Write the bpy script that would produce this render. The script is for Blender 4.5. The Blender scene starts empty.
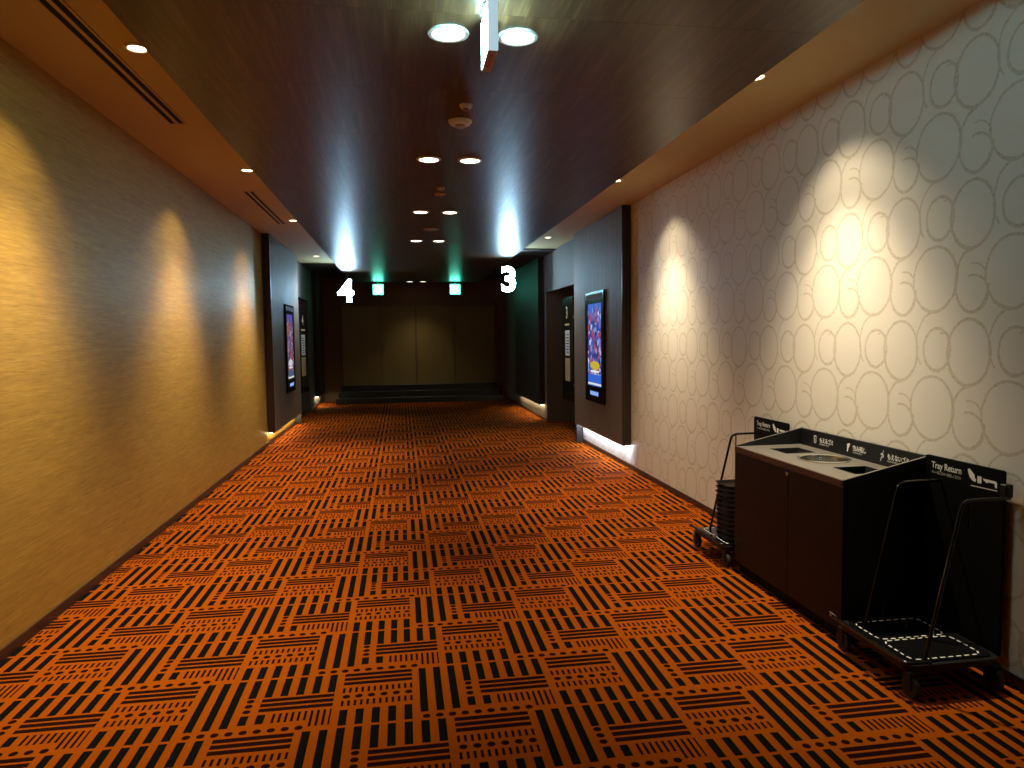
import bpy, bmesh, math, random
from mathutils import Matrix, Vector
random.seed(7)
SC = bpy.context.scene
COL = SC.collection
R = math.radians

# ------------------------------------------------------------------ camera, world, exposure
F_PX = 715.0                                   # focal length in pixels of a 1024 wide frame
VPX, VPY, ROLL = 401.0, 338.5, R(0.7)          # vanishing point of the corridor, camera roll
def camera():
    y = Vector((VPX - 512, 384 - VPY, F_PX)).normalized()
    ux, uy = -math.sin(ROLL), math.cos(ROLL)
    z = Vector((ux, uy, -(ux * y.x + uy * y.y) / y.z)).normalized()
    x = z.cross(y)
    if x.x < 0: x = -x
    # rows: world axes written in camera space (right, up, forward)
    right = Vector((x.x, y.x, z.x)); up = Vector((x.y, y.y, z.y)); fwd = Vector((x.z, y.z, z.z))
    m = Matrix((right, up, -fwd)).transposed().to_4x4()
    m.translation = (0, 0, 1.6)
    cd = bpy.data.cameras.new('camera'); co = bpy.data.objects.new('camera', cd); COL.objects.link(co)
    cd.sensor_width = 36; cd.lens = F_PX / 1024 * 36; cd.clip_start = .05; cd.clip_end = 100
    co.matrix_world = m
    SC.camera = co
camera()
w = bpy.data.worlds.new('world'); SC.world = w; w.use_nodes = True
w.node_tree.nodes['Background'].inputs[0].default_value = (.5, .6, .8, 1)
w.node_tree.nodes['Background'].inputs[1].default_value = 0.0
SC.view_settings.view_transform = 'Standard'; SC.view_settings.look = 'None'
SC.view_settings.gamma = 1; SC.view_settings.use_curve_mapping = False
SC.view_settings.exposure = 0.0
WARM = (1, .81, .55); COOL = (.46, .76, 1.0); GREEN = (.05, 1.0, .66)
P_DOWN, P_SPOT_L, P_SPOT_R = 30, 480, 370        # watts of the downlights and of the two rows of wall spots
E_NUM, E_EXIT, E_HANG, E_LED = 125, 12, 58, 44  # emission of the lit signs and strips

# ------------------------------------------------------------------ dimensions (metres)
XL, XR = -2.026, 2.70            # side walls
ZL, ZR, ZS = 3.19, 3.13, 3.01    # left cove, right cove, wood slab
SL, SR = -1.19, 1.98             # slab edges
Y0, YB = -2.6, 18.8              # ends of the corridor

# ------------------------------------------------------------------ helpers
def link(o, parent=None):
    COL.objects.link(o)
    if parent is not None: o.parent = parent
    return o
def tag(o, label, cat, group=None):
    o['label'] = label; o['category'] = cat
    if group: o['group'] = group
    return o
def thing(name, label, cat, loc=(0, 0, 0), rz=0, group=None):
    o = bpy.data.objects.new(name, None); o.empty_display_size = .1
    link(o); o.location = loc; o.rotation_euler = (0, 0, rz)
    return tag(o, label, cat, group)
def structure(o): o['kind'] = 'structure'; return o
def copy_tree(o, parent=None):
    c = o.copy(); link(c, parent)
    for ch in list(o.children): copy_tree(ch, c)
    return c

class MB:
    def __init__(s): s.bm = bmesh.new()
    def box(s, x0, x1, y0, y1, z0, z1, bev=0, seg=1):
        x0, x1 = min(x0, x1), max(x0, x1); y0, y1 = min(y0, y1), max(y0, y1); z0, z1 = min(z0, z1), max(z0, z1)
        v = [s.bm.verts.new(p) for p in ((x0,y0,z0),(x1,y0,z0),(x1,y1,z0),(x0,y1,z0),(x0,y0,z1),(x1,y0,z1),(x1,y1,z1),(x0,y1,z1))]
        f = [s.bm.faces.new([v[i] for i in q]) for q in ((3,2,1,0),(4,5,6,7),(0,1,5,4),(1,2,6,5),(2,3,7,6),(3,0,4,7))]
        if bev:
            ed = list({e for q in f for e in q.edges})
            bmesh.ops.bevel(s.bm, geom=ed, offset=bev, segments=seg, profile=.5, affect='EDGES')
        return s
    def prism(s, pts, fn, t):
        # pts: 2-D outline; fn(u, v, w): 2-D plus depth to 3-D; t: thickness
        a = [s.bm.verts.new(fn(u, v, 0)) for u, v in pts]; b = [s.bm.verts.new(fn(u, v, t)) for u, v in pts]
        n = len(pts)
        s.bm.faces.new(a); s.bm.faces.new(b[::-1])
        for i in range(n): s.bm.faces.new((a[i], b[i], b[(i+1) % n], a[(i+1) % n]))
        return s
    def lathe(s, prof, c=(0, 0, 0), n=32, ax='z', cap=True):
        rings = []
        for r, h in prof:
            ring = []
            for i in range(n):
                t = 2 * math.pi * i / n; p = (r * math.cos(t), r * math.sin(t), h)
                if ax == 'x': p = (p[2], p[0], p[1])
                if ax == 'y': p = (p[0], p[2], p[1])
                ring.append(s.bm.verts.new((c[0] + p[0], c[1] + p[1], c[2] + p[2])))
            rings.append(ring)
        for a, b in zip(rings, rings[1:]):
            for i in range(n): s.bm.faces.new((a[i], a[(i+1) % n], b[(i+1) % n], b[i]))
        for ring, (r, h) in ((rings[0], prof[0]), (rings[-1], prof[-1])):
            if cap and r > 1e-6: s.bm.faces.new(ring)
        return s
    def tube(s, path, r, n=10):
        path = [Vector(p) for p in path]; rings = []; N = None
        for i, p in enumerate(path):
            t = (path[min(i+1, len(path)-1)] - path[max(i-1, 0)]).normalized()
            if N is None: N = t.orthogonal().normalized()
            N = (N - N.dot(t) * t).normalized(); B = t.cross(N)
            rings.append([s.bm.verts.new(p + r * (math.cos(k * 2 * math.pi / n) * N + math.sin(k * 2 * math.pi / n) * B)) for k in range(n)])
        for a, b in zip(rings, rings[1:]):
            for k in range(n): s.bm.faces.new((a[k], a[(k+1) % n], b[(k+1) % n], b[k]))
        s.bm.faces.new(rings[0]); s.bm.faces.new(rings[-1][::-1])
        return s
    def build(s, name, m, parent=None, smooth=False):
        bmesh.ops.recalc_face_normals(s.bm, faces=s.bm.faces[:])
        me = bpy.data.meshes.new(name); s.bm.to_mesh(me); s.bm.free()
        if smooth:
            for p in me.polygons: p.use_smooth = True
        me.materials.append(m)
        o = bpy.data.objects.new(name, me)
        link(o, parent)
        if smooth:
            try: me.set_sharp_from_angle(angle=R(35))
            except Exception: pass
        return o
def fillet(pts, r, n=6):
    out = []
    for i, p in enumerate(pts):
        p = Vector(p)
        if i in (0, len(pts) - 1): out.append(p); continue
        a = (Vector(pts[i-1]) - p); b = (Vector(pts[i+1]) - p)
        d = min(r, a.length * .45, b.length * .45); A = p + a.normalized() * d; B = p + b.normalized() * d
        for k in range(n + 1):
            t = k / n; out.append((1-t)**2 * A + 2*t*(1-t) * p + t*t * B)
    return out
def round_rect(x0, x1, y0, y1, r, n=5):
    out = []
    for cx, cy, a in ((x1-r, y1-r, 0), (x0+r, y1-r, 90), (x0+r, y0+r, 180), (x1-r, y0+r, 270)):
        for k in range(n + 1):
            t = R(a + 90 * k / n); out.append((cx + r * math.cos(t), cy + r * math.sin(t)))
    return out
def text_obj(name, body, size, fn, m, parent, extrude=.0004, offset=0, bevel=0, align='LEFT', space=1.0, width=None, reso=4):
    # flat lettering as a mesh; fn maps (right, up, out) of the lettering to local coordinates
    c = bpy.data.curves.new(name, 'FONT'); c.body = body; c.size = size; c.extrude = extrude; c.offset = offset
    c.bevel_depth = bevel; c.align_x = align; c.space_character = space; c.resolution_u = reso
    o = bpy.data.objects.new(name, c); link(o)
    dg = bpy.context.evaluated_depsgraph_get(); dg.update()
    me = bpy.data.meshes.new_from_object(o.evaluated_get(dg))
    bpy.data.objects.remove(o); bpy.data.curves.remove(c)
    sx = 1
    if width:
        xs = [v.co.x for v in me.vertices]; sx = width / max(1e-6, max(xs) - min(xs))
    for v in me.vertices: v.co = fn(v.co.x * sx, v.co.y, v.co.z)
    me.materials.clear(); me.materials.append(m); me.name = name
    bm = bmesh.new(); bm.from_mesh(me); bmesh.ops.recalc_face_normals(bm, faces=bm.faces[:]); bm.to_mesh(me); bm.free()
    o = bpy.data.objects.new(name, me); link(o, parent)
    return o

# ------------------------------------------------------------------ materials
class N:
    """a node socket with arithmetic"""
    def __init__(s, g, sock): s.g = g; s.s = sock
    def op(s, o, *a):
        n = s.g.nodes.new('ShaderNodeMath'); n.operation = o
        for i, v in enumerate((s,) + a):
            if isinstance(v, N): s.g.links.new(v.s, n.inputs[i])
            else: n.inputs[i].default_value = float(v)
        return N(s.g, n.outputs[0])
    def __add__(s, o): return s.op('ADD', o)
    def __sub__(s, o): return s.op('SUBTRACT', o)
    def __mul__(s, o): return s.op('MULTIPLY', o)
    def __truediv__(s, o): return s.op('DIVIDE', o)
    def gt(s, v): return s.op('GREATER_THAN', v)
    def lt(s, v): return s.op('LESS_THAN', v)
    def within(s, a, b): return s.gt(a) * s.lt(b)
    def mx(s, o): return s.op('MAXIMUM', o)
    def floor(s): return s.op('FLOOR')
    def mod(s, p): return s.op('FLOORED_MODULO', p)
    def sqrt(s): return s.op('SQRT')
    def abs(s): return s.op('ABSOLUTE')
    def wrap(s, c, p): return (s - (c - p / 2)).mod(p) - p / 2     # signed distance to the nearest repeat of c
def mat(name):
    m = bpy.data.materials.new(name); m.use_nodes = True
    return m, m.node_tree, m.node_tree.nodes['Principled BSDF']
def coords(g):
    t = g.nodes.new('ShaderNodeTexCoord'); x = g.nodes.new('ShaderNodeSeparateXYZ'); g.links.new(t.outputs['Object'], x.inputs[0])
    return t, N(g, x.outputs[0]), N(g, x.outputs[1]), N(g, x.outputs[2])
def noise(g, vec, scale, detail=3, rough=.5, stretch=(1, 1, 1)):
    mp = g.nodes.new('ShaderNodeMapping'); mp.inputs['Scale'].default_value = stretch; g.links.new(vec, mp.inputs[0])
    n = g.nodes.new('ShaderNodeTexNoise'); n.inputs['Scale'].default_value = scale; n.inputs['Detail'].default_value = detail; n.inputs['Roughness'].default_value = rough
    g.links.new(mp.outputs[0], n.inputs['Vector'])
    return N(g, n.outputs['Fac'])
def mix(g, f, a, b):
    n = g.nodes.new('ShaderNodeMix'); n.data_type = 'RGBA'
    g.links.new(f.s, n.inputs[0]) if isinstance(f, N) else setattr(n.inputs[0], 'default_value', f)
    for v, i in ((a, 6), (b, 7)):
        if isinstance(v, tuple): n.inputs[i].default_value = (*v, 1)
        else: g.links.new(v, n.inputs[i])
    return n.outputs[2]
def ramp(g, f, stops):
    n = g.nodes.new('ShaderNodeValToRGB'); g.links.new(f.s, n.inputs[0])
    e = n.color_ramp.elements
    while len(e) < len(stops): e.new(.5)
    for q, (p, c) in zip(e, stops): q.position = p; q.color = (*c, 1)
    return n.outputs[0]
def bump(g, b, h, strength=.2, dist=.01):
    n = g.nodes.new('ShaderNodeBump'); n.inputs['Strength'].default_value = strength; n.inputs['Distance'].default_value = dist
    g.links.new(h.s, n.inputs['Height']); g.links.new(n.outputs[0], b.inputs['Normal'])
def plain(name, col, rough=.5, metal=0, spec=.5, var=.12, scale=40):
    m, g, b = mat(name)
    t, *_ = coords(g)
    f = noise(g, t.outputs['Object'], scale)
    c0 = tuple(max(0, c * (1 - var)) for c in col); c1 = tuple(min(1, c * (1 + var)) for c in col)
    g.links.new(mix(g, f, c0, c1), b.inputs['Base Color'])
    b.inputs['Roughness'].default_value = rough; b.inputs['Metallic'].default_value = metal; b.inputs['Specular IOR Level'].default_value = spec
    return m
def glow(name, col, strength):
    m, g, b = mat(name)
    b.inputs['Base Color'].default_value = (.8, .8, .8, 1); b.inputs['Emission Color'].default_value = (*col, 1); b.inputs['Emission Strength'].default_value = strength
    return m

def carpet_material():
    m, g, b = mat('carpet')
    t, X, Y, Z = coords(g)
    H = .4835; P = 2 * H; PI_ = H / 7
    U = X + .297 + .020
    i = (U / H).floor()
    u = U - i * H - .020
    v = ((i * H) - Y + 3.409).mod(P)
    black = []; maroon = []
    def band(a, c): return v.within(a, c)
    def bars(ph, pitch, wd, a, c): return (u - ph).mod(pitch).lt(wd) * u.within(a, c)
    def dots(ph, pitch, vc, a, c, r=.0165):
        du = (u - ph + pitch / 2).mod(pitch) - pitch / 2; dv = v - vc
        return (du * du + dv * dv).lt(r * r) * u.within(a, c)
    W = .034
    maroon.append((band(0, .0285) + band(.0415, .0705) + band(.084, .113)) * u.within(0, .3135))
    d12 = bars(0.0, .0275, .0115, -.001, .3135)
    maroon.append(d12 * (band(.139, .186) + band(.256, .304)))
    maroon.append(dots(.0195, .0554, .2215, 0, .314))
    black.append(bars(0, PI_, W, -.001, 4.6 * PI_) * band(.336, .462))
    k0 = u.within(-.0005, W)
    black.append(k0 * band(.480, .890))
    black.append(bars(0, PI_, W, .8 * PI_, 6.8 * PI_) * band(.480, .650))
    kk = bars(0, PI_, W, 4.8 * PI_, 6.8 * PI_)
    black.append(kk * band(0.0, .410))
    dv = (v - .674 + .0225).mod(.0455) - .0225; du = u - (PI_ + W / 2)
    maroon.append((du * du + dv * dv).lt(.0165 ** 2) * band(.65, .789))
    black.append(bars(0, PI_, W, .8 * PI_, 2.8 * PI_) * band(.80, .876))
    maroon.append((band(.664, .6925) + band(.7055, .7345) + band(.748, .777)) * u.within(.135, .4485))
    dd = bars(.203, .0264, .0115, .199, .4485)
    maroon.append(dd * (band(.80, .876) + band(.875, .928) * u.gt(.349)))
    maroon.append(dots(-.005, .0553, .933, -.03, .345))
    maroon.append(dots(.3695, .0553, .4475, .34, .46))
    fb = black[0]
    for q in black[1:]: fb = fb + q
    fm = maroon[0]
    for q in maroon[1:]: fm = fm + q
    fb = fb.op('MINIMUM', 1); fm = fm.op('MINIMUM', 1)
    fine = noise(g, t.outputs['Object'], 420, 2, .6)
    wear = noise(g, t.outputs['Object'], 1.3, 3, .5)
    base = mix(g, fine, (.24, .045, .0014), (.42, .098, .003))
    base = mix(g, (wear - .35) * .5, base, (.24, .034, .0012))
    c = mix(g, fm, base, (.018, .005, .004))
    c = mix(g, fb, c, (.006, .006, .005))
    g.links.new(c, b.inputs['Base Color'])
    b.inputs['Roughness'].default_value = 1; b.inputs['Specular IOR Level'].default_value = .02
    bump(g, b, fine, .5, .004)
    return m

def rings_material():
    m, g, b = mat('ring_wallpaper')
    t, X, Y, Z = coords(g)
    PY, PZ = .4752, .66
    n1 = noise(g, t.outputs['Object'], 14, 3); n2 = noise(g, t.outputs['Object'], 70, 3)
    Yd = Y + (n1 - .5) * .012; Zd = Z + (n1 - .5) * .010
    thick = (n2 - .5) * .004
    def ring(cy, cz, a, bb, wd=.0066, keep=None):
        dy = Yd.wrap(cy, PY); dz = Zd.wrap(cz, PZ)
        q = ((dy / a) * (dy / a) + (dz / bb) * (dz / bb)).sqrt() - 1
        f = (q.abs() * min(a, bb)).lt(thick + wd)
        return f * keep(dy, dz) if keep else f
    fs = [ring(3.071, 1.500, .131, .160), ring(3.073, 1.497, .136, .163, .004),
          ring(3.278, 1.511, .092, .107), ring(3.279, 1.507, .095, .110, .003),
          ring(3.290, 1.540, .134, .165, .005, lambda y, z: y.gt(.03) * z.gt(-.11)),
          ring(3.240, 1.545, .060, .050, .004, lambda y, z: y.lt(.02) * z.gt(.015)),
          ring(3.305, 1.208, .151, .164), ring(3.308, 1.205, .146, .168, .004),
          ring(3.062, 1.183, .103, .150, .0062, lambda y, z: (y.lt(.0) * z.gt(-.02)).lt(.5)),
          ring(3.057, 1.122, .092, .088, .0062, lambda y, z: y.lt(.03)),
          ring(3.055, 1.185, .082, .080, .0045, lambda y, z: y.lt(.02) * z.gt(.02))]
    f = fs[0]
    for q in fs[1:]: f = f.mx(q)
    f = f * ((n2 - .25) * 1.6).op('MINIMUM', 1).op('MAXIMUM', .35)
    weave = noise(g, t.outputs['Object'], 300, 2, .5, (1, 1, .15))
    paper = mix(g, weave, (.70, .665, .58), (.76, .725, .64))
    g.links.new(mix(g, f, paper, (.38, .31, .175)), b.inputs['Base Color'])
    g.links.new((f * -.18 + .55).s, b.inputs['Roughness'])
    b.inputs['Specular IOR Level'].default_value = .45
    bump(g, b, weave + f * 1.5, .12, .002)
    return m
def gold_paper_material():
    m, g, b = mat('gold_wallpaper')
    t, X, Y, Z = coords(g)
    f = noise(g, t.outputs['Object'], 3.2, 5, .7, (1, 1, 15))
    f2 = noise(g, t.outputs['Object'], 11, 4, .65, (1, .7, 14))
    h = f * .5 + f2 * .5
    g.links.new(ramp(g, h, [(.30, (.27, .15, .018)), (.50, (.43, .255, .036)), (.70, (.58, .37, .068))]), b.inputs['Base Color'])
    b.inputs['Roughness'].default_value = .5; b.inputs['Specular IOR Level'].default_value = .5; b.inputs['Metallic'].default_value = .25
    bump(g, b, h, .35, .004)
    return m
def wood_material(name, cols, stretch, scale=3.0, rough=.3, spec=.5, coat=0, aniso=0):
    m, g, b = mat(name)
    t, X, Y, Z = coords(g)
    oi = g.nodes.new('ShaderNodeObjectInfo')
    va = g.nodes.new('ShaderNodeVectorMath'); va.operation = 'ADD'
    sc_ = N(g, oi.outputs['Random']) * 7
    g.links.new(t.outputs['Object'], va.inputs[0]); g.links.new(sc_.s, va.inputs[1])
    f = noise(g, va.outputs[0], scale, 6, .65, stretch); f2 = noise(g, va.outputs[0], scale * 6, 4, .6, stretch)
    h = f * .65 + f2 * .35
    g.links.new(ramp(g, h, [(.32, cols[0]), (.5, cols[1]), (.68, cols[2])]), b.inputs['Base Color'])
    b.inputs['Roughness'].default_value = rough; b.inputs['Specular IOR Level'].default_value = spec
    b.inputs['Coat Weight'].default_value = coat; b.inputs['Coat Roughness'].default_value = .32
    bump(g, b, f2, .06, .002)
    return m
def poster_material(name, top, bits, title, low, y0, y1, z0, z1, strength):
    # lit picture on a screen: y across, z up, in the object's own metres
    m, g, b = mat(name)
    t, X, Y, Z = coords(g)
    s = (Y - y0) / (y1 - y0); r = (Z - z0) / (z1 - z0)
    vo = g.nodes.new('ShaderNodeTexVoronoi'); vo.inputs['Scale'].default_value = 17
    g.links.new(t.outputs['Object'], vo.inputs['Vector'])
    sx = g.nodes.new('ShaderNodeSeparateColor'); g.links.new(vo.outputs['Color'], sx.inputs[0])
    pic = ramp(g, N(g, sx.outputs[0]), bits)
    cl = noise(g, t.outputs['Object'], 4, 3)
    c = mix(g, (r - .80 + (cl - .5) * .8).op('MULTIPLY', 4).op('MINIMUM', 1).op('MAXIMUM', 0), pic, top)
    ds = s - .5; dr = r - .25
    blob = ((ds / .34) * (ds / .34) + (dr / .055) * (dr / .055)).lt(1 + 0)
    c = mix(g, blob, c, title)
    cap = r.within(.165, .19) * s.within(.2, .8)
    c = mix(g, cap, c, (.9, .9, .95))
    c = mix(g, r.lt(.14), c, low)
    c = mix(g, r.within(.01, .035), c, (.8, .85, .8))
    b.inputs['Base Color'].default_value = (.02, .02, .02, 1); b.inputs['Roughness'].default_value = .2
    g.links.new(c, b.inputs['Emission Color']); b.inputs['Emission Strength'].default_value = strength
    return m

M = {}
M['carpet'] = carpet_material()
M['rings'] = rings_material()
M['gold'] = gold_paper_material()
M['slab'] = wood_material('ceiling_wood', [(.024, .011, .005), (.064, .030, .013), (.15, .078, .035)], (10, .40, 3), 3, .37, .36, .05)
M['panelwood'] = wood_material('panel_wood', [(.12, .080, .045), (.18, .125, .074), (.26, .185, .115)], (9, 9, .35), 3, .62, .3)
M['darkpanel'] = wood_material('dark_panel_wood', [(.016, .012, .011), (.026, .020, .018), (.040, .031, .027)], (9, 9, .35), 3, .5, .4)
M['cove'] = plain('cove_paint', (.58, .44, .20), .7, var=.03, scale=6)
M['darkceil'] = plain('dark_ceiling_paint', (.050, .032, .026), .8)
M['base'] = plain('baseboard', (.030, .016, .012), .35)
M['recess'] = plain('recess_paint', (.16, .125, .095), .7, var=.05, scale=5)
M['lintel'] = plain('lintel_paint', (.13, .115, .095), .8, var=.05, scale=5)
M['endwall'] = plain('end_wall_paint', (.20, .12, .065), .7, var=.05, scale=5)
M['door'] = plain('door_paint', (.26, .20, .07), .45, var=.05, scale=4)
M['steel'] = plain('steel', (.62, .62, .60), .22, 1, var=.02, scale=4)
M['dullsteel'] = plain('dull_steel', (.30, .29, .27), .35, 1, var=.1)
M['black'] = plain('black_plastic', (.005, .005, .006), .45, spec=.35)
M['blackgloss'] = plain('black_gloss', (.006, .006, .007), .16)
M['blackmatte'] = plain('black_matte', (.002, .002, .002), .6, spec=.1)
M['hole'] = plain('hole_black', (.004, .004, .004), .9)
M['white'] = plain('white_print', (.80, .80, .78), .5, var=.02)
M['whiteplastic'] = plain('white_plastic', (.62, .60, .56), .4, var=.03)
M['beige'] = plain('beige_plastic', (.42, .30, .22), .5, var=.04)
M['cabinet'] = wood_material('cabinet_brown', [(.009, .005, .004), (.014, .008, .006), (.019, .011, .009)], (6, 6, .4), 4, .42, .15)
M['edge'] = plain('worktop_edge', (.07, .030, .018), .4)
M['top'] = plain('grey_worktop', (.15, .142, .13), .30, var=.06, scale=120)
M['tray'] = plain('brown_tray', (.012, .008, .007), .4, spec=.3)
M['greyprint'] = plain('grey_print', (.45, .44, .42), .5)
M['edgegrey'] = plain('edge_grey', (.13, .12, .11), .4)
M['goldprint'] = plain('gold_print', (.85, .55, .25), .35, .2)
M['tan'] = plain('tan_paper', (.40, .28, .13), .6)
M['paper'] = plain('cream_paper', (.60, .54, .44), .6)
M['red'] = plain('red_print', (.6, .05, .03), .5)
M['rubber'] = plain('rubber', (.012, .012, .012), .6)
M['nosing'] = plain('step_nosing', (.10, .10, .085), .35)
M['step'] = plain('step_black', (.012, .013, .015), .4)
M['lens'] = glow('lamp_lens', (1, .88, .68), 9)
M['lens_far'] = glow('far_lamp_lens', (1, .86, .68), 4)
M['spotlens'] = glow('spot_lens', (1, .80, .52), 12)
M['number'] = glow('number_face', COOL, E_NUM)
M['exit_face'] = glow('exit_face', GREEN, E_EXIT)
M['exit_white'] = glow('exit_white', (.45, 1, .75), E_EXIT * 1.1)
M['hang_face'] = glow('hanging_sign_face', (.42, .92, 1.0), E_HANG)
M['hang_side'] = glow('hanging_sign_side', (.55, .78, .90), .75)
M['hang_green'] = glow('hanging_sign_mark', (.25, .85, .75), E_HANG * .45)
M['led_cool'] = glow('led_cool', (.70, .80, 1.0), E_LED * 1.5)
M['led_warm'] = glow('led_warm', (1, .84, .50), E_LED)
M['caption'] = glow('screen_caption', (.18, .42, 1.0), .9)

# ------------------------------------------------------------------ setting
def shell(name, boxes, m):
    q = MB()
    for bx in boxes: q.box(*bx)
    return structure(q.build(name, m))
shell('floor', [(-3.4, 4.2, Y0 - .1, YB + .3, -.1, 0)], M['carpet'])
# opening to auditorium 4 on the left, to auditorium 3 on the right
LO0, LO1, LOZ = 14.12, 16.45, 2.46
RO0, RO1, ROZ = 10.56, 13.2, 2.42
shell('wall_left', [(XL - .1, XL, Y0, LO0, 0, ZL + .05)], M['gold'])
shell('wall_left_far', [(XL - .1, XL, LO0, LO1, LOZ, ZL + .05), (XL - .1, XL, LO1, YB, 0, ZL + .05)], M['lintel'])
shell('wall_right', [(XR, XR + .1, Y0, RO0, 0, ZR + .05)], M['rings'])
shell('wall_right_far', [(XR, XR + .1, RO0, RO1, ROZ, ZR + .05)], M['lintel'])
shell('wall_right_end', [(XR, XR + .1, RO1, YB, 0, ZR + .05)], M['recess'])
shell('wall_recess_left', [(XL - 1.2, XL - 1.1, LO0 - .1, LO1 + .1, 0, LOZ + .2), (XL - 1.1, XL - .1, LO0 - .1, LO0, 0, LOZ + .2),
      (XL - 1.1, XL - .1, LO1, LO1 + .1, 0, LOZ + .2), (XL - 1.1, XL - .1, LO0, LO1, LOZ + .1, LOZ + .2)], M['recess'])
shell('wall_recess_right', [(XR + 1.1, XR + 1.2, RO0 - .1, RO1 + .1, 0, ROZ + .2), (XR + .1, XR + 1.1, RO0 - .1, RO0, 0, ROZ + .2),
      (XR + .1, XR + 1.1, RO1, RO1 + .1, 0, ROZ + .2), (XR + .1, XR + 1.1, RO0, RO1, ROZ + .1, ROZ + .2)], M['recess'])
shell('wall_back', [(XL - .1, XR + .1, YB, YB + .1, 0, ZL + .05)], M['endwall'])
shell('wall_behind_camera', [(XL - .1, XR + .1, Y0 - .1, Y0, 0, ZL + .05)], M['lintel'])
CL_END, CR_END = 15.55, 12.32
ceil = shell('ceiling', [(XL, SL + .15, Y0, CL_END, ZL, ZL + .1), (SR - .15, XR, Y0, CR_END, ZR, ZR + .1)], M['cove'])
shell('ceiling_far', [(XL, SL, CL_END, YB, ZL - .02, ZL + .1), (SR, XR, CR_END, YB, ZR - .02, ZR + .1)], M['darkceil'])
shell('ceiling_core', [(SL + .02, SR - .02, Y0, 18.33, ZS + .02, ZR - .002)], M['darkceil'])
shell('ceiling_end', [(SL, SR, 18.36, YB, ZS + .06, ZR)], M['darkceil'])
# wood sheets of the dropped ceiling, laid end to end with fine joints
y = Y0; L = .957; yy = 5.12 - 8 * L
while yy < 18.3:
    a, c = max(yy + .0006, Y0), min(yy + L - .0006, 18.35)
    if c - a > .05:
        MB().box(SL, SR, a, c, ZS, ZS + .10, .0006).build('wood_panel', M['slab'], ceil)
    yy += L
BH = .055
shell('baseboard_left', [(XL, XL + .008, Y0, LO0, 0, BH + .005)], M['base'])
shell('baseboard_left_far', [(XL, XL + .008, LO1, YB, 0, BH)], M['base'])
shell('baseboard_right', [(XR - .008, XR, Y0, RO0, 0, BH)], M['base'])
shell('baseboard_right_far', [(XR - .008, XR, RO1, YB, 0, BH)], M['base'])
# end wall: header, two pairs of doors, steps
DZ0, DZ1 = .42, 2.43
dx = [-1.478, -.51, .39, 1.40, 2.44]
q = MB()
for x0, x1 in ((dx[0] - .05, dx[0] - .004), (dx[2] - .02, dx[2] + .02), (dx[4] + .004, dx[4] + .05)): q.box(x0, x1, YB - .07, YB, 0, DZ1 + .05, .003)
q.box(dx[0] - .05, dx[4] + .05, YB - .07, YB, DZ1 + .004, DZ1 + .06)
structure(q.build('trim_1', M['endwall']))
for i in range(4):
    a = dx[i] + (.006 if i in (0, 1, 3) else .022); c = dx[i+1] - (.006 if i in (0, 2, 3) else .022)
    d = MB().box(a, c, YB - .045, YB, DZ0, DZ1, .003).build('door_%d' % (i + 1), M['door']); structure(d)
    hx = c - .07 if i % 2 == 0 else a + .07
    MB().tube(fillet([(hx, YB - .05, 1.28), (hx, YB - .10, 1.28), (hx, YB - .10, 1.58), (hx, YB - .05, 1.58)], .03), .011).build('door_handle', M['dullsteel'], d, True)
steps = thing('entrance_steps', 'three black steps with pale nosings below the double doors at the far end', 'steps', (0, 0, 0))
for k in range(3):
    yf = 17.95 + .28 * k; o_ = .05 * (2 - k)
    MB().box(-1.52 - o_, 2.44 + o_, yf, YB - .072, .14 * k, .14 * (k + 1) - .012, .004).build('step', M['step'], steps)
    MB().box(-1.52 - o_, 2.44 + o_, yf - .012, yf + .05 if k < 2 else YB - .072, .14 * (k + 1) - .012, .14 * (k + 1), .003).build('nosing', M['nosing'], steps)
MB().prism([(0, 0), (.62, 0), (.62, .34), (.40, .34)], lambda u, v, w: (2.565 + w, 18.1 + u, v), .10).build('carpet_cheek', M['carpet'], steps)

# ------------------------------------------------------------------ lamps
def spot(parent, loc, watts, size, blend, rot=(0, 0, 0), col=WARM, radius=.04):
    l = bpy.data.lights.new('lamp_beam', 'SPOT'); l.energy = watts; l.color = col; l.spot_size = R(size); l.spot_blend = blend; l.shadow_soft_size = radius
    o = bpy.data.objects.new('lamp_beam', l); link(o, parent); o.location = loc; o.rotation_euler = rot
    return o
rows = ['nearest', 'second', 'third', 'fourth', 'farthest']
for i, yl in enumerate((3.417, 5.78, 8.156, 10.545, 18.06)):
    for j, xl in enumerate((.248, .574)):
        t = thing('ceiling_downlight', 'round recessed downlight, %s one of the %s pair in the wood ceiling' % (('left', 'right')[j], rows[i]), 'downlight', (xl, yl, ZS), 0, 'paired downlights in the wood ceiling')
        MB().lathe([(.074, -.004), (.078, -.009), (.094, -.007), (.097, 0), (.074, 0)], n=40).build('trim_ring', M['whiteplastic'], t, True)
        MB().lathe([(.0735, -.001), (.0735, -.005), (.0, -.006)], n=40).build('lens', M['lens'] if i < 4 else M['lens_far'], t, True)
        spot(t, (0, 0, -.012), P_DOWN if i < 4 else P_DOWN * 1.1, 96 if i < 4 else 88, .8 if i < 4 else 1)
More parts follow.
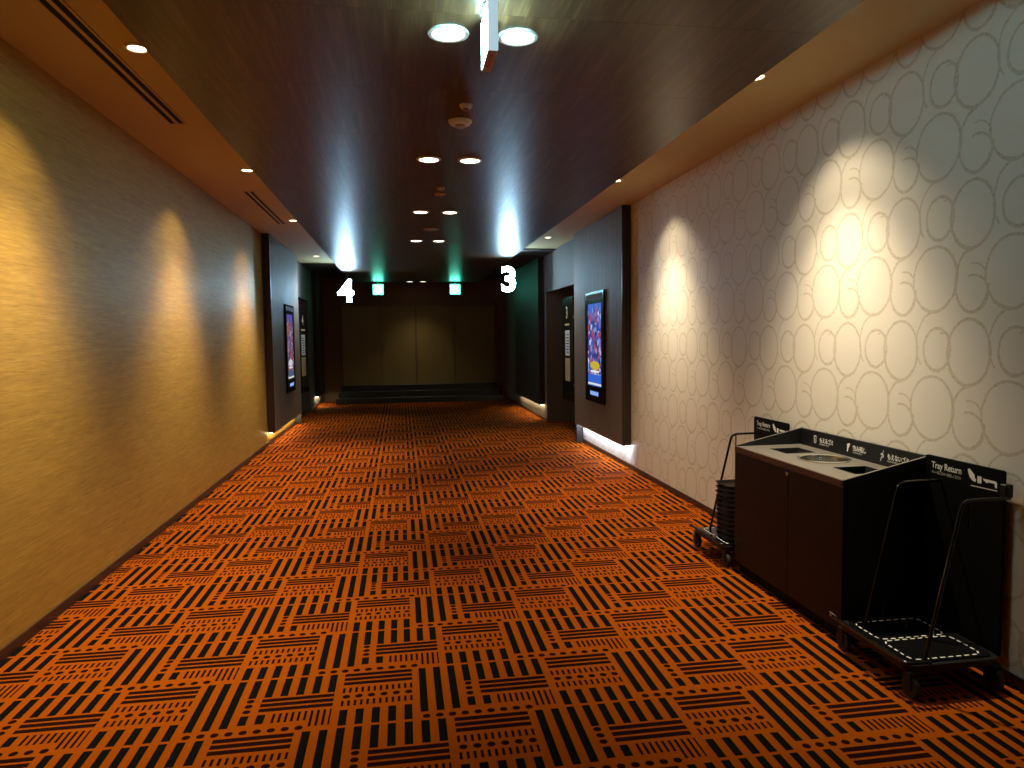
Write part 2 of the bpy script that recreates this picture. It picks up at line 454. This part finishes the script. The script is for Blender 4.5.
for i, (xl, yl, zl) in enumerate(((-1.376, 4.237, ZL), (-1.384, 7.08, ZL), (-1.385, 9.96, ZL), (-1.56, 14.15, ZL))):
    t = thing('wall_spotlight', 'small round spotlight beside the gold wall, %s along the left cove ceiling' % rows[i], 'spotlight', (xl, yl, zl), 0, 'spotlights in the left cove')
    MB().lathe([(.046, -.006), (.050, -.012), (.062, -.008), (.064, 0), (.046, 0)], n=32).build('trim_ring', M['whiteplastic'], t, True)
    MB().lathe([(.0455, -.001), (.0455, -.007), (0, -.010)], n=32).build('lens', M['spotlens'], t, True)
    k = 1 if i < 3 else .25
    spot(t, (0, -.02, -.03), P_SPOT_L * k, 80, 1, (R(-4), R(3), 0))          # main beam
    spot(t, (0, -.02, -.03), P_SPOT_L * .12 * k, 98, .6, (R(-4), R(14), 0))  # spill of the same lamp
for i, (xl, yl, zl) in enumerate(((2.115, 4.08, ZR), (2.125, 6.90, ZR), (2.268, 10.9, ZR))):
    t = thing('wall_spotlight', 'small round spotlight beside the ringed wallpaper, %s along the right cove ceiling' % rows[i], 'spotlight', (xl, yl, zl), 0, 'spotlights in the right cove')
    MB().lathe([(.046, -.006), (.050, -.012), (.062, -.008), (.064, 0), (.046, 0)], n=32).build('trim_ring', M['whiteplastic'], t, True)
    MB().lathe([(.0455, -.001), (.0455, -.007), (0, -.010)], n=32).build('lens', M['spotlens'], t, True)
    k = 1 if i < 2 else .3
    spot(t, (0, 0, -.03), P_SPOT_R * k, 80, 1, (R(-2), R(-3), 0))
    spot(t, (0, 0, -.03), P_SPOT_R * .12 * k, 96, .6, (R(-2), R(-14), 0))

# ------------------------------------------------------------------ ceiling fittings
for y0, y1, lb in ((2.9, 5.645, 'long slim black slot air diffuser nearest in the left cove ceiling'), (8.09, 10.31, 'slim black slot air diffuser in the left cove beyond the second spotlight')):
    t = thing('slot_diffuser', lb, 'air diffuser', (-1.58, y0, ZL), 0, 'slot diffusers in the left cove')
    q = MB()
    for a, c in ((-.062, -.048), (-.012, .012), (.048, .062)): q.box(a, c, 0, y1 - y0, -.006, 0)
    q.box(-.062, .062, -.012, 0, -.006, 0).box(-.062, .062, y1 - y0, y1 - y0 + .012, -.006, 0)
    q.build('frame', M['cove'], t)
    for a, c in ((-.048, -.012), (.012, .048)): MB().box(a, c, 0, y1 - y0, -.002, 0).build('slot', M['hole'], t)
def ceiling_disc(name, lb, cat, x, y, r, h, m, core=True):
    t = thing(name, lb, cat, (x, y, ZS))
    MB().lathe([(r, 0), (r, -.006), (r * .82, -h * .55), (r * .5, -h * .6)], n=32).build('body', m, t, True)
    if core: MB().lathe([(r * .42, -h * .5), (r * .40, -h * .9), (r * .2, -h), (0, -h)], n=24).build('sensor', M['dullsteel'] if r < .06 else M['beige'], t, True)
    return t
ceiling_disc('fire_sprinkler', 'small sprinkler rosette on the wood ceiling just nearer than the smoke detector', 'sprinkler', .421, 4.43, .040, .035, M['whiteplastic'])
ceiling_disc('smoke_detector', 'round pale smoke detector on the wood ceiling between first and second downlight pairs', 'detector', .411, 4.756, .078, .045, M['whiteplastic'])
ceiling_disc('fire_sprinkler', 'small sprinkler rosette on the wood ceiling beyond the second downlight pair', 'sprinkler', .404, 6.86, .036, .035, M['beige'])
ceiling_disc('heat_detector', 'flat round detector on the wood ceiling just before the third downlight pair', 'detector', .409, 7.144, .05, .03, M['beige'])
ceiling_disc('ceiling_speaker', 'flat round speaker grille between third and fourth downlight pairs', 'speaker', .415, 9.417, .10, .014, M['beige'], False)
# hanging lit exit sign seen nearly edge-on
t = thing('hanging_exit_sign', 'white lit box sign hanging edge-on from the wood ceiling beside the nearest downlights', 'exit sign', (.405, 3.15, 0))
MB().box(-.021, .021, -.125, .125, 2.79, 3.0, .002).build('housing', M['hang_side'], t)
MB().box(-.03, .03, -.05, .05, 3.0, ZS).build('mount', M['whiteplastic'], t)
for s in (-1, 1):
    f = MB().box(s * .021, s * .0216, -.118, .118, 2.797, 2.993).build('lit_face', M['hang_face'], t)
    q = MB()
    X_ = s * .0216
    def FN(u, v, w_, X_=X_, s=s): return (X_ + s * w_, u * s, 2.895 + v)
    q.prism([(.02, .07), (.09, .07), (.09, -.07), (.02, -.07), (.02, -.06), (.08, -.06), (.08, .06), (.02, .06)], FN, .0006)
    q.prism([(-.05, .05), (-.03, .055), (-.02, .04), (-.04, .03)], FN, .0006)
    q.prism([(-.06, .02), (-.02, .025), (.0, -.01), (-.03, -.02), (-.07, -.06), (-.085, -.05), (-.05, -.01)], FN, .0006)
    q.build('pictogram', M['hang_green'], f)
MB().box(-.0205, .0205, -.12, .12, 2.7885, 2.79).build('base_plate', M['tan'], t)
MB().box(-.008, .006, -.075, -.04, 2.7875, 2.7885).build('test_button', M['red'], t)
MB().box(-.008, .008, -.02, .06, 2.7875, 2.7885).build('label_strip', M['red'], t)

# ------------------------------------------------------------------ lit numbers and exit signs
for body, x, y, zc, h in (('3', 1.918, 12.7, 2.632, .43), ('4', -1.122, 15.5, 2.620, .45)):
    t = thing('number_sign', 'large glowing white number %s hanging %s' % (body, 'at the right edge of the ceiling' if body == '3' else 'at the left edge of the ceiling'), 'number sign', (x, y, 0), 0, 'lit auditorium numbers')
    sz = h / .72
    face = text_obj('lit_face', body, sz, lambda a, b, c: Vector((a, -.02 - c, zc - h / 2 + .01 + b)), M['number'], t, extrude=.004, offset=.03 * sz, align='CENTER', reso=8)
    text_obj('back_shell', body, sz, lambda a, b, c: Vector((a, .008 - c, zc - h / 2 + .01 + b)), M['black'], t, extrude=.022, offset=.034 * sz, align='CENTER', reso=8)
    MB().tube([(.03, .01, zc + h / 2 - .02), (.03, .01, ZS)], .004, 8).build('hanging_rod', M['steel'], t)
for x, lb in ((-.533, 'green lit exit sign above the left pair of doors'), (1.377, 'green lit exit sign above the right pair of doors')):
    t = thing('exit_sign', lb, 'exit sign', (x, 18.2, 0), 0, 'green exit signs at the far end')
    MB().box(-.13, .13, -.02, .03, 2.69, 2.955, .004).build('housing', M['whiteplastic'], t)
    MB().box(-.03, .03, -.01, .02, 2.955, ZS).build('mount', M['whiteplastic'], t)
    f = MB().box(-.122, .122, -.024, -.02, 2.698, 2.947).build('lit_face', M['exit_face'], t)
    q = MB()
    def FN(u, v, w_): return (u, -.024 - w_, 2.82 + v)
    q.prism([(-.10, .10), (-.02, .10), (-.02, .085), (-.085, .085), (-.085, -.085), (-.02, -.085), (-.02, -.10), (-.10, -.10)], FN, .001)
    q.prism([(.02, .085), (.05, .09), (.055, .06), (.025, .055)], FN, .001)
    q.prism([(-.04, .03), (.05, .045), (.06, .0), (.095, -.03), (.085, -.045), (.035, -.015), (.04, -.05), (.0, -.095), (-.015, -.085), (.012, -.045), (-.005, .015), (-.04, .012)], FN, .001)
    q.build('pictogram', M['exit_white'], f)

# ------------------------------------------------------------------ portal panels with poster screens
def portal(lb, x0, x1, y0, y1, z0, z1, wood, led, post=True):
    # x0: face towards the corridor, x1: wall side
    s = 1 if x1 > x0 else -1
    t = thing('portal_panel', lb, 'wall panel', (x0, y0, 0), 0, 'wood portal panels on the corridor walls')
    d = x1 - x0; l = y1 - y0
    MB().box(0, d, 0.02, l, z0, z1, .002).build('panel_body', wood, t)
    MB().box(0, d, 0, .02, z0, z1, .002).build('end_trim', M['base'], t)
    MB().box(d * .58, d * .80, .004, l - .12, z0 - .012, z0, .001).build('led_strip', led, t)
    if post: MB().box(.002 * s, d, l - .10, l - .02, 0, z0, .002).build('end_post', M['darkpanel'], t)
    return t
PW = .009
portal('brown wood portal panel beside the ringed wallpaper holding the colourful poster screen', 2.585, XR - PW, 8.176, 10.54, .285, 3.125, M['panelwood'], M['led_cool'])
portal('brown wood portal panel at the end of the gold wall holding the blue poster screen', -1.911, XL + PW, 11.19, 14.1, .20, 3.185, M['panelwood'], M['led_warm'])
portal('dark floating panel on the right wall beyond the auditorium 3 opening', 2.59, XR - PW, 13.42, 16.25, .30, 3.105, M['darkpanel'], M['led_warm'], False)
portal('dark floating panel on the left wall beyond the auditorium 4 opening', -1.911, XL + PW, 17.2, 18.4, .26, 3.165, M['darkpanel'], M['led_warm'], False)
M['poster_r'] = poster_material('poster_picture', (.04, .13, .62), [(.0, (.005, .01, .08)), (.28, (.02, .08, .42)), (.45, (.14, .03, .22)), (.60, (.55, .10, .10)), (.75, (.03, .12, .55)), (.88, (.25, .42, .85)), (1, (.85, .85, .95))], (.62, .48, .04), (.04, .14, .70), -.34, .34, .93, 2.03, .85)
M['poster_l'] = poster_material('poster_picture_blue', (.02, .07, .55), [(.0, (.06, .01, .02)), (.3, (.40, .07, .04)), (.6, (.05, .05, .22)), (1, (.5, .5, .65))], (.65, .75, .9), (.10, .10, .22), -.34, .34, .93, 2.03, .8)
def screen(lb, x, yc, s, m):
    # s: direction out of the panel (-1 faces -x)
    t = thing('poster_screen', lb, 'screen', (x, yc, 0), 0, 'digital poster screens in the portal panels')
    q = MB()
    for a, c, d, e in ((-.455, -.345, .71, 2.195), (.345, .455, .71, 2.195), (-.345, .345, .71, .93), (-.345, .345, 2.035, 2.195)): q.box(0, s * .028, a, c, d, e, .002)
    q.build('bezel', M['blackgloss'], t)
    MB().box(0, s * .018, -.345, .345, .93, 2.035).build('picture', m, t)
    MB().box(s * .028, s * .030, -.40, .40, 2.09, 2.16, .0005).build('header_strip', M['lintel'], t)
    cap = MB()
    for k in range(9): cap.box(s * .028, s * .030, -.20 + k * .045, -.168 + k * .045, .80 + (.006 if k % 3 else 0), .86 - (.008 if k % 2 else 0))
    cap.build('caption', M['caption'], t)
screen('bright digital poster with blue sky and yellow title on the right portal panel', 2.585, 9.33, -1, M['poster_r'])
screen('digital poster with deep blue top and red lower half on the left portal panel', -1.911, 12.8, 1, M['poster_l'])

def placard(lb, x, y, rz, digit, s, brk):
    t = thing('notice_board', lb, 'notice board', (x, y, 0), rz, 'black notice boards at the auditorium openings')
    bd = MB().box(-.02, .02, -.38, .38, .52, 2.25, .003).build('board', M['blackgloss'], t)
    X_ = s * .0205
    def FN(u, v, w_): return Vector((X_ + s * w_, s * u, v))
    text_obj('gold_number', digit, .28, lambda a, b, c: FN(a - .09, 1.90 + b, .0005 + c), M['goldprint'], bd, .0005, .006)
    q = MB()
    for k in range(6): q.box(X_, X_ + s * .001, -.16 + k * .055, -.12 + k * .055, 1.78, 1.815)
    q.build('name_line', M['goldprint'], bd)
    MB().box(X_, X_ + s * .003, -.17, .13, 1.28, 1.70, .0005).build('notice_sheet', M['paper'], bd)
    q = MB()
    for k in range(7): q.box(X_ + s * .003, X_ + s * .0035, -.12, .02 + .05 * (k % 2), 1.33 + k * .048, 1.348 + k * .048)
    q.build('notice_lines', M['blackmatte'], bd)
    MB().box(X_, X_ + s * .003, -.20, .14, .86, 1.30 - .06, .0005).build('price_sheet', M['tan'], bd)
    MB().box(X_ + s * .003, X_ + s * .0035, -.19, .13, 1.10, 1.106).build('sheet_fold', M['base'], bd)
    for z in (.8, 1.9): MB().box(-.012, .012, -brk, -.38, z, z + .03, .002).build('bracket', M['black'], t)
placard('black notice board with gold number 3 and tan sheet behind the right portal panel', 2.76, 11.67, R(0), '3', -1, 1.108)
placard('black notice board with pale number 4 and white sheet behind the left portal panel', -1.99, 15.1, R(-6), '4', 1, .984)

# ------------------------------------------------------------------ waste cabinet
CX0, CX1, CY0, CY1 = 2.20, 2.69, 3.282, 4.482
cab = thing('waste_cabinet', 'dark brown waste sorting cabinet with grey worktop and labelled black backsplash', 'cabinet', (CX0, CY0, 0))
D, Wd = CX1 - CX0, CY1 - CY0
MB().box(.03, D, .02, Wd - .02, 0, .07).build('plinth', M['blackmatte'], cab)
q = MB()
q.box(.018, D, 0, .018, .07, .815, .001).box(.018, D, Wd - .018, Wd, .07, .815, .001).box(.018, D, .018, Wd - .018, .07, .09).box(D - .015, D, .018, Wd - .018, .09, .815)
q.build('carcass', M['black'], cab)
half = .525
for a, c, lock in ((.003, half - .002, False), (half + .002, Wd - .003, True)):
    d = MB().box(0, .0175, a, c, .075, .815, .0015).build('door', M['cabinet'], cab)
    if lock:
        MB().lathe([(.012, 0), (.012, -.006), (.008, -.009), (0, -.009)], (0, half + .012, .785), 20, 'x').build('lock', M['steel'], d, True)
    else:
        MB().box(-.001, 0, .045, .10, .118, .138).build('maker_plate', M['greyprint'], d)
        q = MB()
        for k in range(5): q.box(-.0014, -.001, .05 + k * .009, .056 + k * .009, .123, .133)
        q.build('maker_mark', M['black'], d)
def with_holes(o, cutters):
    for cobj in cutters:
        md = o.modifiers.new('cut', 'BOOLEAN'); md.operation = 'DIFFERENCE'; md.object = cobj; md.solver = 'EXACT'
    dg = bpy.context.evaluated_depsgraph_get(); dg.update()
    me = bpy.data.meshes.new_from_object(o.evaluated_get(dg)); old = o.data
    o.modifiers.clear(); o.data = me; bpy.data.meshes.remove(old)
    for cobj in cutters:
        me = cobj.data; bpy.data.objects.remove(cobj); bpy.data.meshes.remove(me)
TZ = .852
worktop = MB().box(.012, D - .022, .012, Wd - .012, TZ - .03, TZ).build('worktop', M['top'], cab)
basin_c = (.272, .605)
sq = ((.165, .365, .15, .35), (.165, .365, .84, 1.04))
cut = [MB().box(a, b_, c, d, TZ - .1, TZ + .1).build('c', M['top'], cab) for a, b_, c, d in sq]
cut.append(MB().lathe([(.136, -.1), (.136, .1)], (*basin_c, TZ), 48).build('c', M['top'], cab))
with_holes(worktop, cut)
MB().box(0, .012, .0, Wd, TZ - .037, TZ, .0015).build('front_edge', M['edge'], cab)
for a, b_, c, d in sq:
    q = MB()
    t_ = .006
    for bx in ((a, a + t_, c, d), (b_ - t_, b_, c, d), (a, b_, c, c + t_), (a, b_, d - t_, d)): q.box(*bx, TZ - .22, TZ + .0015)
    q.box(a, b_, c, d, TZ - .23, TZ - .22)
    q.build('waste_chute', M['hole'], cab)
MB().lathe([(.150, 0), (.150, .005), (.142, .008), (.131, .004), (.129, -.01), (.118, -.15), (.05, -.17), (0, -.17)], (*basin_c, TZ), 56, 'z', False).build('drink_basin', M['steel'], cab, True)
MB().lathe([(.03, .003), (.026, .006), (0, .006)], (*basin_c, TZ - .17), 20).build('drain_plug', M['dullsteel'], cab, True)
BZ = .962
bs = MB().box(D - .022, D - .004, 0.012, Wd - .012, TZ - .03, BZ, .001).build('backsplash', M['black'], cab)
for a in (0, Wd - .012):
    ck = MB().prism([(.0, TZ - .03), (.0, TZ + .002), (D - .004, BZ), (D - .004, TZ - .03)], lambda u, v, w_, a=a: (u, a + w_, v), .012).build('cheek', M['black'], cab)
    MB().prism([(.0, TZ + .002), (.0, TZ + .005), (D - .004, BZ + .003), (D - .004, BZ)], lambda u, v, w_, a=a: (u, a + w_, v), .012).build('cheek_edging', M['edgegrey'], ck)
XF = D - .0225
def BF(y0, z0): return lambda a, b_, c: Vector((XF - c, y0 - CY0 - a, z0 + b_))
for txt, sub, yi, yt, wd in (('もえるゴミ', 'BURNABLE WASTE', 4.295, 4.245, .145), ('飲み残し', 'DRINKS', 3.945, 3.900, .125), ('もえないゴミ', 'NON-BURNABLE', 3.635, 3.59, .17)):
    text_obj('lettering', txt, .036, BF(yt, .897), M['white'], bs, .0003, .0006, width=wd)
    text_obj('small_lettering', sub, .013, BF(yt, .880), M['greyprint'], bs, .0003, 0, width=wd * .7)
    q = MB(); f = BF(yi, .905)
    if txt[0] == '飲': q.prism([(-.012, .022), (.016, .03), (.020, .022), (.004, -.002), (-.002, -.024), (-.010, -.022), (-.008, .0)], lambda u, v, w_: f(u, v, w_), .0003)
    elif txt == 'もえるゴミ':
        for p in ([(-.012, .026), (.014, .030), (.014, .024), (-.012, .020)], [(-.012, .02), (-.007, .02), (-.006, -.022), (-.011, -.022)], [(.009, .024), (.014, .024), (.012, -.020), (.007, -.020)], [(-.011, -.017), (.012, -.015), (.012, -.020), (-.011, -.022)]): q.prism(p, lambda u, v, w_: f(u, v, w_), .0003)
    else:
        for p in ([(.012, .034), (.016, .033), (-.010, -.030), (-.014, -.028)], [(-.012, .010), (-.002, .018), (.014, .010), (.016, -.004), (.004, -.010), (.004, -.005), (.011, -.001), (.010, .006), (-.001, .011), (-.009, .005)]): q.prism(p, lambda u, v, w_: f(u, v, w_), .0003)
    q.build('symbol', M['white'], bs)

# ------------------------------------------------------------------ tray return carts
def cart():
    # local origin: floor, wall-side near corner of the back board; x towards the wall is positive, y along the corridor
    t = thing('tray_cart', 'cart', 'cart')
    # platform  x -.50 .. -.02, y -.06 .. .46
    PZ = .145
    MB().prism(round_rect(-.50, -.03, -.06, .455, .05), lambda u, v, w_: (u, v, PZ - .025 + w_), .025).build('platform', M['black'], t)
    MB().prism(round_rect(-.47, -.05, -.035, .43, .04), lambda u, v, w_: (u, v, PZ + w_), .006).build('platform_mat', M['blackgloss'], t)
    MB().tube(fillet([(-.515, .47, PZ + .02), (-.515, .40, PZ + .02), (-.515, .0, PZ + .02), (-.515, -.07, PZ + .02), (-.40, -.075, PZ + .02)], .05), .008, 8).build('bumper_rail', M['blackgloss'], t, True)
    for y0, y1 in ((-.015, .185), (.203, .405)):
        q = MB(); pts = round_rect(-.445, -.095, y0, y1, .035, 6); n = len(pts)
        # dashed outline: walk the outline at even steps
        per = []; 
        for i in range(n):
            a = Vector(pts[i]); b_ = Vector(pts[(i+1) % n]); per.append((a, b_, (b_ - a).length))
        tot = sum(p[2] for p in per); k = 0; nd = 26
        def at(s):
            s %= tot
            for a, b_, l in per:
                if s <= l: return a + (b_ - a) * (s / max(l, 1e-9)), (b_ - a).normalized()
                s -= l
            return per[-1][1], Vector((1, 0))
        for k in range(nd):
            p, d = at(tot * k / nd); p2, d2 = at(tot * (k + .58) / nd); e = .0035
            nn = Vector((-d.y, d.x)) * e; n2 = Vector((-d2.y, d2.x)) * e
            q.prism([tuple(p - nn), tuple(p2 - n2), tuple(p2 + n2), tuple(p + nn)], lambda u, v, w_: (u, v, PZ + .006 + w_), .0012)
        q.build('tray_outline', M['white'], t)
    for x_, y_ in ((-.47, .44), (-.47, -.045), (-.06, .44), (-.06, -.045)):
        c = MB().box(x_ - .022, x_ + .022, y_ - .02, y_ + .02, .10, PZ - .025, .004).build('caster', M['black'], t)
        q = MB()
        for s in (-1, 1): q.box(x_ + s * .018 - .002, x_ + s * .018 + .002, y_ - .018, y_ + .018, .035, .105)
        q.build('fork', M['black'], c)
        MB().lathe([(.012, -.013), (.046, -.013), (.050, -.008), (.050, .008), (.046, .013), (.012, .013)], (x_, y_, .05), 28, 'x').build('wheel', M['rubber'], c, True)
    bd = MB().prism(round_rect(0, .485, .12, .975, .012), lambda u, v, w_: (w_, u, v), .014).build('back_board', M['blackmatte'], t)
    for y_ in (-.035, .375):
        MB().tube(fillet([(-.40, y_, PZ), (-.375, y_, .26), (-.235, y_, .845), (-.20, y_, .86), (0.0, y_, .862)], .04), .0085, 10).build('handle_hoop', M['blackgloss'], t, True)
        MB().tube([(-.20, y_, .858), (-.20, y_, .72)], .005, 8).build('guide_rod', M['blackgloss'], t, True)
    for x_, y_ in ((-.25, .275), (-.06, .275), (-.25, .445)):
        MB().tube([(x_, y_, PZ), (x_, y_, PZ + .075)], .006, 8).build('guide_post', M['blackgloss'], t, True)
    MB().box(-.02, .02, -.035, .0, .86, .92, .004).build('side_bracket', M['black'], t)
    def TF(y0, z0): return lambda a, b_, c: Vector((-.0004 - c, y0 - a, z0 + b_))
    text_obj('lettering', 'Tray Return', .046, TF(.440, .915), M['white'], bd, .0003, .0006, width=.195)
    text_obj('small_lettering', 'トレーはこちらへお返しください', .018, TF(.440, .888), M['greyprint'], bd, .0003, .0002, width=.19)
    q = MB(); f = TF(.205, .90)
    for p in ([(.0, .048), (.010, .053), (.040, .028), (.043, .012), (.052, .008), (.046, -.006), (.030, -.002), (.012, .012), (.002, .034)],
              [(.058, .026), (.082, .026), (.082, -.006), (.058, -.006)],
              [(.090, .020), (.165, .020), (.170, .012), (.170, -.010), (.160, -.010), (.156, .008), (.120, .008), (.112, .002), (.104, .008), (.094, .012)],
              [(.020, -.024), (.172, -.020), (.172, -.024), (.020, -.028)]):
        q.prism(p, lambda u, v, w_: f(u, v, w_), .0003)
    q.build('symbol', M['white'], bd)
    return t
c1 = cart(); c1.location = (2.65, 2.79, 0)
tag(c1, 'empty black tray return cart with dashed tray outlines at the near end of the cabinet', 'cart', 'tray return carts')
c2 = copy_tree(c1); c2.location = (2.65, 4.60, 0)
tag(c2, 'black tray return cart loaded with a tray stack at the far end of the cabinet', 'cart', 'tray return carts')
# stacked trays on the far cart
def tray_mesh():
    q = MB(); bm = q.bm
    prof = [(0, 0.0), (0.008, .020), (.016, .022), (.016, .025), (.006, .025), (-.003, .005)]
    rings = []
    for off, z in prof:
        rings.append([bm.verts.new((x, y, z)) for x, y in round_rect(-.20 - off, .20 + off, -.105 - off, .105 + off, .03 + off, 5)])
    n = len(rings[0])
    for a, b_ in zip(rings, rings[1:]):
        for i in range(n): bm.faces.new((a[i], a[(i+1) % n], b_[(i+1) % n], b_[i]))
    bm.faces.new(rings[0]); bm.faces.new(rings[-1])
    return q
ords = ['topmost', 'second from top', 'third from top', 'fourth from top', 'fifth from top', 'sixth from top', 'seventh from top', 'eighth from top', 'ninth from top', 'tenth from top', 'eleventh from top', 'lowest']
proto = None
for k in range(12):
    if proto is None: o = proto = tray_mesh().build('food_tray', M['tray'], None, True)
    else: o = link(proto.copy())
    j = 11 - k
    o.location = (2.43 + (k % 3 - 1) * .002, 4.724 + (k % 2) * .003, .153 + k * .0335)
    o.rotation_euler = (0, 0, R((k * 37 % 5 - 2) * .25))
    tag(o, 'dark brown food tray, %s of the stack on the far tray cart' % ords[j], 'tray', 'stacked trays on the far cart')
